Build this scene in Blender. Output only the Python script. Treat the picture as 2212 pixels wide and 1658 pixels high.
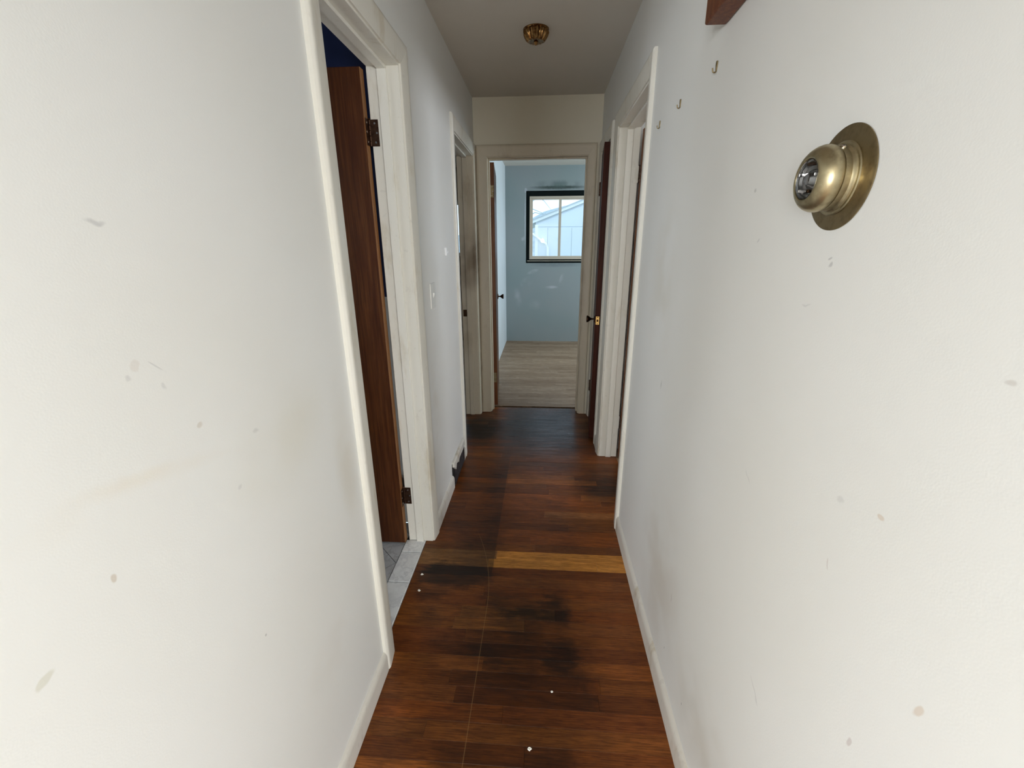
import bpy, bmesh, math, random
from mathutils import Vector, Matrix

for o in list(bpy.data.objects):
    bpy.data.objects.remove(o, do_unlink=True)
S = bpy.context.scene
COL = S.collection
random.seed(7)
PI = math.pi

# ------------------------------------------------------------------ camera
cam = bpy.data.objects.new('camera', bpy.data.cameras.new('camera'))
COL.objects.link(cam)
cam.data.sensor_fit = 'HORIZONTAL'
cam.data.sensor_width = 36.0
cam.data.lens = 934.15 / 2212 * 36.0
cam.data.clip_start = 0.02
cam.data.clip_end = 200
CR = Vector((0.99760276, 0.06902124, -0.00497948))
CU = Vector((-0.01665619, 0.30933646, 0.95080677))
CF = Vector((-0.0671662, 0.94844453, -0.30974454))
mw = Matrix(((CR.x, CU.x, -CF.x, 0), (CR.y, CU.y, -CF.y, 0), (CR.z, CU.z, -CF.z, 1.4295), (0, 0, 0, 1)))
cam.matrix_world = mw
S.camera = cam

# ------------------------------------------------------------------ world, window daylight, exposure
w = bpy.data.worlds.new('sky')
S.world = w
w.use_nodes = True
bg = w.node_tree.nodes['Background']
bg.inputs[0].default_value = (0.60, 0.80, 1.0, 1)      # even overcast sky
bg.inputs[1].default_value = 1.9
S.view_settings.view_transform = 'Standard'
S.view_settings.look = 'None'
S.view_settings.gamma = 1
S.view_settings.use_curve_mapping = False
S.view_settings.exposure = 0.07
S.cycles.use_denoising = True
S.cycles.use_adaptive_sampling = True
S.cycles.adaptive_threshold = 0.09
S.cycles.max_bounces = 6
S.cycles.caustics_reflective = False
S.cycles.caustics_refractive = False

def daylight(name, loc, normal, sx, sz, power, color):
    """daylight coming in through one window: area light filling the opening, just outside the glass"""
    d = bpy.data.lights.new(name, 'AREA')
    d.shape = 'RECTANGLE'; d.size = sx; d.size_y = sz; d.energy = power; d.color = color
    o = bpy.data.objects.new(name, d); COL.objects.link(o)
    o.location = loc
    o.rotation_euler = Vector(normal).to_track_quat('-Z', 'Y').to_euler()
    return o
DAY = (0.955, 0.985, 1.0)
daylight('daylight_living_back_left', (-1.75, -3.62, 1.2), (0, 1, 0), 1.6, 1.4, 190, DAY)
daylight('daylight_living_back_right', (1.75, -3.62, 1.2), (0, 1, 0), 1.6, 1.4, 190, DAY)
daylight('daylight_living_left', (-3.12, -1.5, 1.2), (1, 0, 0), 1.6, 1.4, 24, DAY)
daylight('daylight_living_right', (3.12, -1.5, 1.2), (-1, 0, 0), 1.6, 1.4, 24, DAY)
daylight('added_fill_bathroom', (-2.32, 1.0, 1.6), (1, 0, 0), 0.6, 0.7, 12, (0.92, 0.96, 1.0))  # added fill to brighten the bathroom, no known window there
daylight('daylight_side_bedroom', (3.42, 1.9, 1.75), (-1, 0, 0), 1.1, 0.8, 60, (0.90, 0.935, 1.0))
daylight('daylight_far_bedroom', (2.62, 5.2, 1.55), (-1, 0, 0), 1.3, 0.95, 66, (0.76, 0.90, 1.0))

# ------------------------------------------------------------------ measured layout
XL, XR, YE, H = -0.532, 0.413, 3.586, 2.431        # hall walls, end wall, ceiling
T = 0.12                                            # wall thickness
YB = 6.52                                           # outside wall behind the far room
DZ = 2.04                                           # door head
ROW0, ROWW = 1.0079, 0.057                          # floor board rows

# ------------------------------------------------------------------ node helpers
def newmat(name):
    m = bpy.data.materials.new(name); m.use_nodes = True
    nt = m.node_tree
    return m, nt, nt.nodes['Principled BSDF']
def N(nt, t, **kw):
    n = nt.nodes.new(t)
    for k, v in kw.items(): setattr(n, k, v)
    return n
def L(nt, a, b): nt.links.new(a, b)
def val(nt, op, a, b=None, c=None, clamp=False):
    n = N(nt, 'ShaderNodeMath', operation=op); n.use_clamp = clamp
    for i, x in enumerate((a, b, c)):
        if x is None: continue
        if isinstance(x, (int, float)): n.inputs[i].default_value = x
        else: L(nt, x, n.inputs[i])
    return n.outputs[0]
def smooth(nt, x, a, b, lo=0.0, hi=1.0):
    n = N(nt, 'ShaderNodeMapRange', interpolation_type='SMOOTHSTEP')
    for k, v in ((1, a), (2, b), (3, lo), (4, hi)): n.inputs[k].default_value = v
    L(nt, x, n.inputs[0]); return n.outputs[0]
def mix(nt, fac, a, b, mode='MIX'):
    n = N(nt, 'ShaderNodeMix', data_type='RGBA', blend_type=mode)
    for i, x in ((0, fac), (6, a), (7, b)):
        if isinstance(x, (int, float)): n.inputs[i].default_value = x
        elif isinstance(x, tuple): n.inputs[i].default_value = (*x, 1) if len(x) == 3 else x
        else: L(nt, x, n.inputs[i])
    return n.outputs[2]
def noise(nt, vec, scale, detail=4, rough=0.55, stretch=None):
    if stretch:
        mp = N(nt, 'ShaderNodeMapping'); mp.inputs['Scale'].default_value = stretch
        L(nt, vec, mp.inputs[0]); vec = mp.outputs[0]
    n = N(nt, 'ShaderNodeTexNoise'); n.inputs['Scale'].default_value = scale
    n.inputs['Detail'].default_value = detail; n.inputs['Roughness'].default_value = rough
    L(nt, vec, n.inputs['Vector']); return n.outputs[0]
def bump(nt, bsdf, h, strength, dist):
    b = N(nt, 'ShaderNodeBump'); b.inputs['Strength'].default_value = strength
    b.inputs['Distance'].default_value = dist
    L(nt, h, b.inputs['Height']); L(nt, b.outputs[0], bsdf.inputs['Normal'])
def worldpos(nt):
    return N(nt, 'ShaderNodeNewGeometry').outputs['Position']
def sep(nt, v):
    s = N(nt, 'ShaderNodeSeparateXYZ'); L(nt, v, s.inputs[0]); return s.outputs
_uv = {}
def blob(nt, u, v, cu, cv, ru, rv, ang=0.0, soft=0.55):
    """soft-edged ellipse mask, 1 inside"""
    key = (nt.name_full, id(nt), u.node.name, v.node.name, u.identifier, v.identifier)
    if key not in _uv:
        cb = N(nt, 'ShaderNodeCombineXYZ'); L(nt, u, cb.inputs[0]); L(nt, v, cb.inputs[1]); _uv[key] = cb.outputs[0]
    mp = N(nt, 'ShaderNodeMapping', vector_type='TEXTURE')
    mp.inputs['Location'].default_value = (cu, cv, 0); mp.inputs['Rotation'].default_value = (0, 0, ang)
    mp.inputs['Scale'].default_value = (ru, rv, 1)
    L(nt, _uv[key], mp.inputs[0])
    ln = N(nt, 'ShaderNodeVectorMath', operation='LENGTH'); L(nt, mp.outputs[0], ln.inputs[0])
    return smooth(nt, ln.outputs['Value'], 1.05, soft, 0.0, 1.0)

# ------------------------------------------------------------------ materials
def paint(name, col, rough=0.6, grain=0.35, marks=(), axis='yz', dirt=None, tint=None, mk=.55):
    m, nt, b = newmat(name)
    P = worldpos(nt); s = sep(nt, P)
    c = mix(nt, smooth(nt, noise(nt, P, 1.7, 1), 0.35, 0.7), col, tuple(x * y for x, y in zip(col, tint or (0.97, 0.965, 0.95))))
    u, v = {'yz': (s[1], s[2]), 'xz': (s[0], s[2]), 'xy': (s[0], s[1])}[axis]
    if marks:
        wob = noise(nt, P, 45, 1)
        wob2 = noise(nt, P, 5, 2)
        u2 = val(nt, 'ADD', u, val(nt, 'MULTIPLY', val(nt, 'SUBTRACT', wob, 0.5), 0.012))
        v2 = val(nt, 'ADD', v, val(nt, 'MULTIPLY', val(nt, 'SUBTRACT', wob, 0.5), -0.012))
        for (cu, cv, ru, rv, ang, col2, st, sf) in marks:
            f = blob(nt, u2, v2, cu, cv, ru, rv, ang, sf)
            if ru > 0.03 and st < .9: f = val(nt, 'MULTIPLY', f, smooth(nt, wob2, 0.3, 0.65))
            c = mix(nt, val(nt, 'MULTIPLY', f, st * (mk if ru < .03 else 1)), c, col2)
    if dirt:   # handled edges and low scuffs of painted woodwork
        f = smooth(nt, noise(nt, P, 9, 5, 0.65, (1, 1, 0.35)), 0.53, 0.72)
        c = mix(nt, val(nt, 'MULTIPLY', f, dirt[1]), c, dirt[0])
        g = smooth(nt, noise(nt, P, 38, 3, 0.5), 0.66, 0.70)
        c = mix(nt, val(nt, 'MULTIPLY', g, dirt[1] * 0.16), c, (0.10, 0.07, 0.05))
    L(nt, c, b.inputs['Base Color']); b.inputs['Roughness'].default_value = rough
    if grain: bump(nt, b, noise(nt, P, 420, 0), grain * .3, 0.0008)
    return m

GREY, TAN, DARK, YEL = (0.30, 0.30, 0.31), (0.46, 0.36, 0.24), (0.08, 0.08, 0.07), (0.62, 0.55, 0.36)
left_marks = [
    (0.514, 1.455, .016, .004, -.1, GREY, .7, .2), (0.511, 1.279, .009, .009, 0, (0.6, 0.52, 0.46), .5, .7),
    (0.540, 1.271, .016, .0014, -.75, GREY, .5, .4), (0.498, 1.265, .005, .005, 0, GREY, .4, .4),
    (0.545, 1.240, .004, .005, 0, GREY, .4, .4), (0.588, 1.162, .008, .005, 0, TAN, .6, .5),
    (0.406, 1.031, .005, .008, .3, TAN, .85, .6), (0.310, 0.981, .012, .006, .6, (0.55, 0.53, 0.40), .8, .6),
    (0.50, 1.125, .16, .018, -.22, (0.74, 0.64, 0.48), .4, .05), (0.36, 1.13, .05, .03, 0, (0.76, 0.66, 0.5), .35, .05),
    (0.709, 1.097, .009, .005, 0, GREY, .4, .4), (0.78, 1.05, .22, .14, .2, (0.70, 0.66, 0.52), .3, .05),
    (0.64, 1.02, .008, .005, 0, GREY, .35, .4), (1.03, 0.86, .07, .30, 0, (0.62, 0.55, 0.42), .35, .1),
    (0.62, 0.70, .003, .003, 0, DARK, .6, .5), (0.86, 0.42, .18, .10, 0, (0.62, 0.55, 0.45), .3, .1),
    (2.02, 0.55, .13, .5, 0, (0.60, 0.54, 0.44), .35, .1), (1.98, 0.10, .10, .07, 0, (0.35, 0.27, 0.2), .5, .1)]
right_marks = [
    (0.679, 1.406, .0035, .003, 0, GREY, .8, .4), (0.676, 1.396, .0042, .004, 0, GREY, .8, .4),
    (0.956, 1.524, .006, .004, .5, DARK, .5, .3), (0.908, 1.432, .010, .003, -.7, GREY, .5, .3),
    (0.478, 1.111, .006, .0045, 0, (0.58, 0.45, 0.33), .9, .6), (0.364, 0.947, .005, .010, .3, (0.58, 0.45, 0.33), .9, .6),
    (0.426, 0.802, .004, .011, .3, (0.5, 0.42, 0.40), .9, .6), (0.539, 0.990, .003, .011, -.2, (0.5, 0.42, 0.40), .7, .5),
    (0.791, 0.985, .018, .002, .7, GREY, .5, .4), (1.45, 0.963, .005, .022, .15, (0.2, 0.21, 0.17), .6, .4),
    (0.715, 1.335, .014, .002, -.1, GREY, .35, .4), (1.099, 0.384, .004, .022, 0, (0.25, 0.13, 0.1), .6, .3),
    (0.546, 1.092, .008, .006, 0, GREY, .35, .3), (0.393, 1.309, .006, .004, 0, (0.4, 0.34, 0.3), .6, .4),
    (0.80, 0.25, .25, .18, 0, (0.52, 0.47, 0.38), .4, .1), (1.25, 0.35, .30, .35, 0, (0.55, 0.48, 0.40), .35, .1),
    (1.10, 0.18, .003, .006, 0, DARK, .7, .5), (0.92, 0.18, .003, .006, 0, DARK, .7, .5),
    (1.55, 1.30, .20, .35, 0, (0.60, 0.55, 0.43), .3, .1), (0.63, 0.62, .03, .003, .6, GREY, .25, .4)]
WHITE = (0.81, 0.81, 0.785)
M = {}
M['wall_l'] = paint('white wall paint, stained', WHITE, .55, .3, left_marks)
M['wall_r'] = paint('white wall paint, scuffed', WHITE, .55, .3, right_marks)
M['wall_e'] = paint('cream wall paint', (0.84, 0.79, 0.655), .6, .3)
M['wall_room'] = paint('plain white wall paint', (0.78, 0.78, 0.76), .65, .2)
M['ceil'] = paint('ceiling paint', (0.66, 0.62, 0.555), .8, .5)
sp = (0.52, 0.56, 0.60)
spackle = [(-.242, .875, .11, .09, .5, sp, .75, .2), (-.37, .66, .07, .16, .2, sp, .55, .1), (-.15, 1.03, .10, .035, .35, sp, .85, .3),
           (.12, .81, .13, .028, 0, sp, .75, .3), (.27, .93, .035, .10, -.3, sp, .75, .3), (-.12, .55, .12, .10, 0, sp, .3, .1),
           (-.285, 1.49, .05, .035, .6, sp, .8, .3), (-.262, 1.72, .012, .42, 0, sp, .8, .5), (-.255, 2.12, .025, .04, 0, sp, .8, .5),
           (.2, 2.155, .47, .03, 0, (0.03, 0.05, 0.045), .9, .3), (.2, 2.19, .5, .07, 0, (0.10, 0.15, 0.145), .7, .1),
           (-.24, 1.16, .03, .06, 0, (0.28, 0.36, 0.36), .5, .3), (.2, 1.13, .5, .045, 0, (0.16, 0.2, 0.22), .6, .2)]
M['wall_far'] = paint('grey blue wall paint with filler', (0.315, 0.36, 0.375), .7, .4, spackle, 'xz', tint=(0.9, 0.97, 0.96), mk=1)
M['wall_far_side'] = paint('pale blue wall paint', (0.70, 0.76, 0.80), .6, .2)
M['trim'] = paint('cream gloss woodwork', (0.80, 0.775, 0.70), .38, .12, dirt=((0.52, 0.43, 0.28), .45))
M['trim_dirty'] = paint('grimy cream woodwork', (0.74, 0.665, 0.53), .42, .12, [(-.60, 1.28, .10, .34, 0, (0.20, 0.13, 0.07), .75, .05), (-.535, 1.32, .04, .30, 0, (0.16, 0.10, 0.05), .8, .05),
    (-.62, .75, .06, .30, 0, (0.38, 0.30, 0.18), .6, .05), (.30, 1.05, .05, .30, 0, (0.34, 0.24, 0.14), .6, .05)], 'xz', dirt=((0.42, 0.34, 0.22), .35))
M['base'] = paint('scuffed baseboard paint', (0.72, 0.69, 0.63), .42, .12, dirt=((0.42, 0.34, 0.20), .6))
M['navy'] = paint('navy wall paint', (0.008, 0.018, 0.075), .5, .2)
M['wains'] = paint('white wainscot paint', (0.75, 0.74, 0.70), .35, 0)
M['panelling'] = paint('brown wall panelling', (0.09, 0.045, 0.02), .5, 0)
M['plate'] = paint('ivory plastic', (0.80, 0.79, 0.75), .3, 0)
M['chip'] = paint('paint chip', (0.85, 0.83, 0.76), .6, 0)
M['vinyl'] = paint('beige window vinyl', (0.62, 0.55, 0.46), .4, 0)
M['siding'] = paint('white siding', (0.80, 0.86, 0.90), .6, 0)
M['roof'] = paint('grey shingles', (0.62, 0.68, 0.72), .8, 0)
M['exterior_trim'] = paint('white exterior trim', (0.95, 0.97, 0.98), .5, 0)
M['globe'] = paint('lit white glass globe', (1.0, 0.97, 0.93), .2, 0)
_g = M['globe'].node_tree.nodes['Principled BSDF']; _g.inputs['Emission Color'].default_value = (1, .95, .85, 1); _g.inputs['Emission Strength'].default_value = 3
M['bark'] = paint('pale branch bark', (0.55, 0.62, 0.64), .8, 0)
M['hill'] = paint('misty winter woods', (0.42, 0.50, 0.52), .9, 0, tint=(.8, .82, .85))
M['grass'] = paint('wet lawn', (0.30, 0.36, 0.30), .9, 0)
M['gap'] = paint('black sealing foam', (0.010, 0.014, 0.014), .9, .5)
M['gap'].node_tree.nodes['Principled BSDF'].inputs['Specular IOR Level'].default_value = .05
M['dark'] = paint('dark duct', (0.012, 0.010, 0.010), .8, 0)

def metal(name, col, rough, dirt=None):
    m, nt, b = newmat(name)
    P = N(nt, 'ShaderNodeTexCoord').outputs['Object']
    n = noise(nt, P, 60, 4)
    c = mix(nt, smooth(nt, n, .4, .75), col, dirt or tuple(x * .7 for x in col))
    L(nt, c, b.inputs['Base Color']); b.inputs['Metallic'].default_value = 1
    L(nt, smooth(nt, n, .3, .8, rough, rough + .15), b.inputs['Roughness'])
    return m
M['brass'] = metal('aged satin brass', (0.47, 0.405, 0.255), .32, (0.31, 0.26, 0.16))
M['brass_plate'] = metal('dull brass plate', (0.30, 0.235, 0.13), .42, (0.21, 0.155, 0.085))
M['brass_bright'] = metal('polished brass', (0.70, 0.52, 0.22), .12)
M['lamp_brass'] = metal('dark polished brass', (0.30, 0.17, 0.065), .14, (0.12, 0.055, 0.02))
M['bronze'] = metal('dark bronze', (0.075, 0.04, 0.022), .35)
M['hinge'] = metal('tarnished hinge steel', (0.10, 0.055, 0.035), .4, (0.05, 0.025, 0.018))
M['socket'] = metal('dull grey socket metal', (0.62, 0.58, 0.57), .35, (0.45, 0.41, 0.41))
M['chrome'] = metal('grey plated metal', (0.55, 0.53, 0.51), .12)
M['louver'] = metal('painted louver steel', (0.10, 0.075, 0.075), .5)

m, nt, b = newmat('window glass')
tr = N(nt, 'ShaderNodeBsdfTransparent'); gl = N(nt, 'ShaderNodeBsdfGlossy'); gl.inputs['Roughness'].default_value = .02
mx = N(nt, 'ShaderNodeMixShader'); mx.inputs[0].default_value = .05
L(nt, tr.outputs[0], mx.inputs[1]); L(nt, gl.outputs[0], mx.inputs[2])
L(nt, mx.outputs[0], nt.nodes['Material Output'].inputs[0]); M['glass'] = m
m, nt, b = newmat('clear lens plastic')
b.inputs['Base Color'].default_value = (.9, .9, .9, 1); b.inputs['Roughness'].default_value = .04
b.inputs['Transmission Weight'].default_value = 1.0; b.inputs['IOR'].default_value = 1.18; M['lens'] = m

def doorwood(name, c1, c2, rough=.36, spec=.35):
    m, nt, b = newmat(name)
    P = N(nt, 'ShaderNodeTexCoord').outputs['Object']
    g = noise(nt, P, 14, 6, .65, (6, 6, .22))
    f = noise(nt, P, 120, 3, .6, (3, 3, .06))
    h = noise(nt, P, 1.1, 2)
    c = mix(nt, smooth(nt, g, .36, .66), c1, c2)
    c = mix(nt, val(nt, 'MULTIPLY', smooth(nt, f, .48, .62), .5), c, tuple(x * .4 for x in c1))
    c = mix(nt, val(nt, 'MULTIPLY', smooth(nt, h, .35, .7), .45), c, tuple(x * .6 for x in c1))
    L(nt, c, b.inputs['Base Color']); b.inputs['Roughness'].default_value = rough
    b.inputs['Specular IOR Level'].default_value = spec
    bump(nt, b, f, .15, .0006)
    return m
M['door'] = doorwood('dark varnished door veneer', (0.055, 0.014, 0.0035), (0.10, 0.033, 0.008))
M['door_red'] = doorwood('red brown door veneer', (0.045, 0.009, 0.004), (0.09, 0.02, 0.008), .5, .15)
M['edge'] = doorwood('raw orange door edge', (0.26, 0.105, 0.032), (0.36, 0.17, 0.06), .5)
M['edge_dark'] = doorwood('brown door edge', (0.17, 0.05, 0.012), (0.25, 0.085, 0.022), .4)
M['ledge'] = doorwood('stained ledge wood', (0.12, 0.030, 0.010), (0.20, 0.065, 0.020), .45)

def floorwood(name, stained, use_color=True, dull=False):
    m, nt, b = newmat(name)
    P = worldpos(nt); s = sep(nt, P); x, y = s[0], s[1]
    if use_color:
        oi = N(nt, 'ShaderNodeObjectInfo'); base = oi.outputs['Color']; rnd = oi.outputs['Random']
    else:                                   # rows too fine to pick apart: colour per row and length
        row = val(nt, 'FLOOR', val(nt, 'MULTIPLY', val(nt, 'SUBTRACT', y, ROW0), 1 / ROWW))
        wn = N(nt, 'ShaderNodeTexWhiteNoise', noise_dimensions='2D')
        cb = N(nt, 'ShaderNodeCombineXYZ')
        L(nt, row, cb.inputs[1])
        seg = val(nt, 'FLOOR', val(nt, 'ADD', val(nt, 'MULTIPLY', x, 1.1), val(nt, 'MULTIPLY', row, 0.37)))
        L(nt, seg, cb.inputs[0]); L(nt, cb.outputs[0], wn.inputs['Vector'])
        rnd = wn.outputs['Value']
        base = mix(nt, rnd, (0.34, 0.225, 0.14), (0.52, 0.38, 0.26))
    # grain runs along the boards (x); each board samples its own slice
    off = N(nt, 'ShaderNodeCombineXYZ'); L(nt, val(nt, 'MULTIPLY', rnd, 37.0), off.inputs[2])
    va = N(nt, 'ShaderNodeVectorMath', operation='ADD'); L(nt, P, va.inputs[0]); L(nt, off.outputs[0], va.inputs[1])
    g1 = noise(nt, va.outputs[0], 26, 5, .6, (.22, 3.2, 1))
    g2 = noise(nt, va.outputs[0], 160, 3, .6, (.12, 2.4, 1))
    wv = N(nt, 'ShaderNodeTexWave', wave_type='BANDS', bands_direction='Y')
    wv.inputs['Scale'].default_value = 26; wv.inputs['Distortion'].default_value = 9
    wv.inputs['Detail'].default_value = 2; wv.inputs['Detail Scale'].default_value = .55
    mp = N(nt, 'ShaderNodeMapping'); mp.inputs['Scale'].default_value = (.35, 1.6, 1)
    L(nt, va.outputs[0], mp.inputs[0]); L(nt, mp.outputs[0], wv.inputs['Vector'])
    c = mix(nt, val(nt, 'MULTIPLY', smooth(nt, g1, .38, .68), .55), base, mix(nt, 1.0, base, (.42, .36, .30), 'MULTIPLY'))
    c = mix(nt, val(nt, 'MULTIPLY', smooth(nt, wv.outputs[0], .78, .98), .45), c, mix(nt, 1.0, base, (.35, .29, .25), 'MULTIPLY'))
    c = mix(nt, val(nt, 'MULTIPLY', smooth(nt, g2, .47, .62), .65), c, mix(nt, 1.0, base, (.32, .27, .24), 'MULTIPLY'))
    rough = smooth(nt, g1, .3, .7, .30, .46)
    if stained:
        wob = noise(nt, P, 8, 5, .65)
        wob2 = noise(nt, P, 30, 4, .6)
        streak = noise(nt, P, 22, 5, .7, (.35, 2.6, 1))
        k = val(nt, 'ADD', val(nt, 'MULTIPLY', val(nt, 'SUBTRACT', wob, .5), .20), val(nt, 'MULTIPLY', val(nt, 'SUBTRACT', streak, .5), .20))
        xs = val(nt, 'ADD', x, k); ys = val(nt, 'SUBTRACT', y, val(nt, 'MULTIPLY', k, .6))
        total = None
        for (cx, cy, rx, ry, st, sf) in STAINS:
            f = val(nt, 'MULTIPLY', blob(nt, xs, ys, cx, cy, rx * 1.18, ry * 1.18, 0, sf), st)
            total = f if total is None else val(nt, 'MAXIMUM', total, f)
        # stains that stopped at board joints
        for (x0, x1, ka, kb, st) in ((-.29, .20, 0, 1, .78), (-.31, .13, -5, -2, .72), (-.52, -.20, 9, 11, .95), (-.46, -.22, 13, 16, .5), (-.5, -.1, 2, 3, .35)):
            y0_, y1_ = ROW0 + ka * ROWW, ROW0 + kb * ROWW
            f = val(nt, 'MULTIPLY', smooth(nt, xs, x0 - .05, x0 + .07), smooth(nt, xs, x1 + .05, x1 - .06))
            f = val(nt, 'MULTIPLY', f, val(nt, 'MULTIPLY', smooth(nt, y, y0_ - .002, y0_ + .002), smooth(nt, y, y1_ + .002, y1_ - .002)))
            total = val(nt, 'MAXIMUM', total, val(nt, 'MULTIPLY', f, st))
        # old runner edge: dark strip that stops along a straight line
        edge = val(nt, 'ADD', x, val(nt, 'MULTIPLY', val(nt, 'SUBTRACT', wob2, .5), .01))
        band = val(nt, 'MULTIPLY', smooth(nt, edge, -.203, -.212), smooth(nt, xs, -.50, -.24))
        band = val(nt, 'MULTIPLY', band, val(nt, 'MULTIPLY', smooth(nt, y, 1.50, 1.58), smooth(nt, y, 2.95, 2.45)))
        total = val(nt, 'MAXIMUM', total, val(nt, 'MULTIPLY', band, .72))
        # the stain took differently from board to board
        total = val(nt, 'MULTIPLY', total, val(nt, 'ADD', .74, val(nt, 'MULTIPLY', rnd, .4)))
        total = val(nt, 'MULTIPLY', total, smooth(nt, streak, .22, .62, .72, 1.12))
        mott = smooth(nt, noise(nt, P, 7, 6, .7, (.6, 1.6, 1)), .36, .66)
        c = mix(nt, val(nt, 'MULTIPLY', mott, val(nt, 'MULTIPLY', smooth(nt, x, .38, .12), .55)), c, mix(nt, 1.0, c, (.36, .38, .42), 'MULTIPLY'))
        total = val(nt, 'MINIMUM', total, 1.0)
        c = mix(nt, total, c, mix(nt, 1.0, c, (.12, .13, .17), 'MULTIPLY'))
        # worn grey traffic path near the end door, window reflection painted in with it
        worn = val(nt, 'MULTIPLY', smooth(nt, y, 2.55, 3.15), val(nt, 'MULTIPLY', smooth(nt, xs, -.40, -.20), smooth(nt, x, .30, .24)))
        c = mix(nt, val(nt, 'MULTIPLY', worn, .7), c, (0.050, 0.048, 0.050))
        rough = val(nt, 'SUBTRACT', rough, val(nt, 'MULTIPLY', worn, .06))
        # one long pale scratch bending away to the left
        dy = val(nt, 'MAXIMUM', val(nt, 'SUBTRACT', y, 1.4), 0)
        cxn = val(nt, 'SUBTRACT', -.208, val(nt, 'MULTIPLY', val(nt, 'MULTIPLY', dy, dy), .45))
        ds = val(nt, 'ABSOLUTE', val(nt, 'SUBTRACT', x, cxn))
        sc = val(nt, 'MULTIPLY', smooth(nt, ds, .0017, .0007), smooth(nt, y, 1.92, 1.80))
        c = mix(nt, val(nt, 'MULTIPLY', sc, .24), c, (0.40, 0.24, 0.10))
    if dull: rough = val(nt, 'ADD', rough, .05)
    L(nt, c, b.inputs['Base Color']); L(nt, rough, b.inputs['Roughness'])
    b.inputs['Specular IOR Level'].default_value = .3
    bump(nt, b, g2, .12, .0008)
    return m
STAINS = [(-.06, 1.33, .17, .17, .95, .25), (.06, 1.40, .10, .14, .9, .3), (.09, 1.20, .09, .14, .85, .3), (-.36, 1.575, .20, .085, 1.0, .5), (-.46, 1.47, .12, .08, .7, .2),
          (-.48, 3.22, .22, .32, 1.0, .3), (.41, 2.36, .22, .24, .9, .3), (-.10, 1.24, .30, .42, .78, .2), (.10, 1.10, .16, .07, .7, .3),
          (-.42, 1.33, .09, .06, .6, .2), (.0, .60, .4, .25, .75, .3), (.40, 3.2, .10, .35, .5, .3), (-.05, 3.35, .35, .22, .55, .2),
          (-.35, 2.2, .25, .7, .45, .2), (-.30, 1.80, .16, .18, .6, .2), (-.08, .95, .34, .24, .6, .2)]
M['board'] = floorwood('stained oak strip floor', True)
M['oak_far'] = floorwood('worn oak floor', False, False, True)

def tilemat(name, col, vein, rough):
    m, nt, b = newmat(name)
    P = worldpos(nt)
    n = noise(nt, P, 9, 6, .7)
    v = val(nt, 'ABSOLUTE', val(nt, 'SUBTRACT', noise(nt, P, 5, 6, .65), .5))
    c = mix(nt, smooth(nt, n, .4, .7), col, tuple(x * .85 for x in col))
    c = mix(nt, smooth(nt, v, .03, 0), c, vein)
    L(nt, c, b.inputs['Base Color']); b.inputs['Roughness'].default_value = rough
    return m
M['tile'] = tilemat('grey floor tile', (0.50, 0.51, 0.52), (0.38, 0.38, 0.39), .4)
M['marble'] = tilemat('white marble look tile', (0.86, 0.87, 0.87), (0.70, 0.71, 0.72), .35)
M['grout'] = paint('dark grout', (0.05, 0.05, 0.05), .9, 0)

# ------------------------------------------------------------------ object helpers
def tag(o, label=None, cat=None, group=None, kind=None):
    if label: o['label'] = label
    if cat: o['category'] = cat
    if group: o['group'] = group
    if kind: o['kind'] = kind
    return o
def root(name, loc, rz=0.0):
    o = bpy.data.objects.new(name, None); COL.objects.link(o)
    o.empty_display_size = .05
    o.location = loc; o.rotation_euler = (0, 0, rz)
    return o
def ob(name, bm, mat, parent=None, origin=(0, 0, 0), smooth_ang=None, local=False):
    """bm in world coordinates (or in the parent's own when local); origin: where the object's pivot sits"""
    if not local and parent is not None:
        pl = parent.location.copy(); pp = parent.parent
        while pp: pl += pp.location; pp = pp.parent
        off = pl + Vector((0, 0, 0))
        bmesh.ops.translate(bm, verts=bm.verts, vec=-off)
    elif parent is None and Vector(origin).length > 0:
        bmesh.ops.translate(bm, verts=bm.verts, vec=-Vector(origin))
    bmesh.ops.recalc_face_normals(bm, faces=bm.faces)
    me = bpy.data.meshes.new(name); bm.to_mesh(me); bm.free()
    if smooth_ang is not None:
        me.polygons.foreach_set('use_smooth', [True] * len(me.polygons))
        me.set_sharp_from_angle(angle=smooth_ang)
    me.materials.append(M[mat] if isinstance(mat, str) else mat)
    o = bpy.data.objects.new(name, me); COL.objects.link(o)
    if parent is not None: o.parent = parent
    else: o.location = origin
    return o
def box(bm, a, b, bev=0.0, seg=1):
    x0, y0, z0 = a; x1, y1, z1 = b
    if x0 > x1: x0, x1 = x1, x0
    if y0 > y1: y0, y1 = y1, y0
    if z0 > z1: z0, z1 = z1, z0
    v = [bm.verts.new(p) for p in ((x0, y0, z0), (x1, y0, z0), (x1, y1, z0), (x0, y1, z0), (x0, y0, z1), (x1, y0, z1), (x1, y1, z1), (x0, y1, z1))]
    fs = [bm.faces.new([v[i] for i in f]) for f in ((0, 3, 2, 1), (4, 5, 6, 7), (0, 1, 5, 4), (1, 2, 6, 5), (2, 3, 7, 6), (3, 0, 4, 7))]
    if bev:
        es = list({e for f in fs for e in f.edges})
        bmesh.ops.bevel(bm, geom=es, offset=bev, segments=seg, affect='EDGES', profile=.5)
    return bm
def bx(a, b, bev=0.0, seg=1): return box(bmesh.new(), a, b, bev, seg)
def loft(bm, loops, cap=True, closed=True):
    rings = [[bm.verts.new(p) for p in lp] for lp in loops]
    n = len(rings[0])
    for r0, r1 in zip(rings, rings[1:]):
        for i in range(n if closed else n - 1):
            bm.faces.new((r0[i], r0[(i + 1) % n], r1[(i + 1) % n], r1[i]))
    if cap:
        bm.faces.new(rings[0]); bm.faces.new(rings[-1])
    return bm
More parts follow.
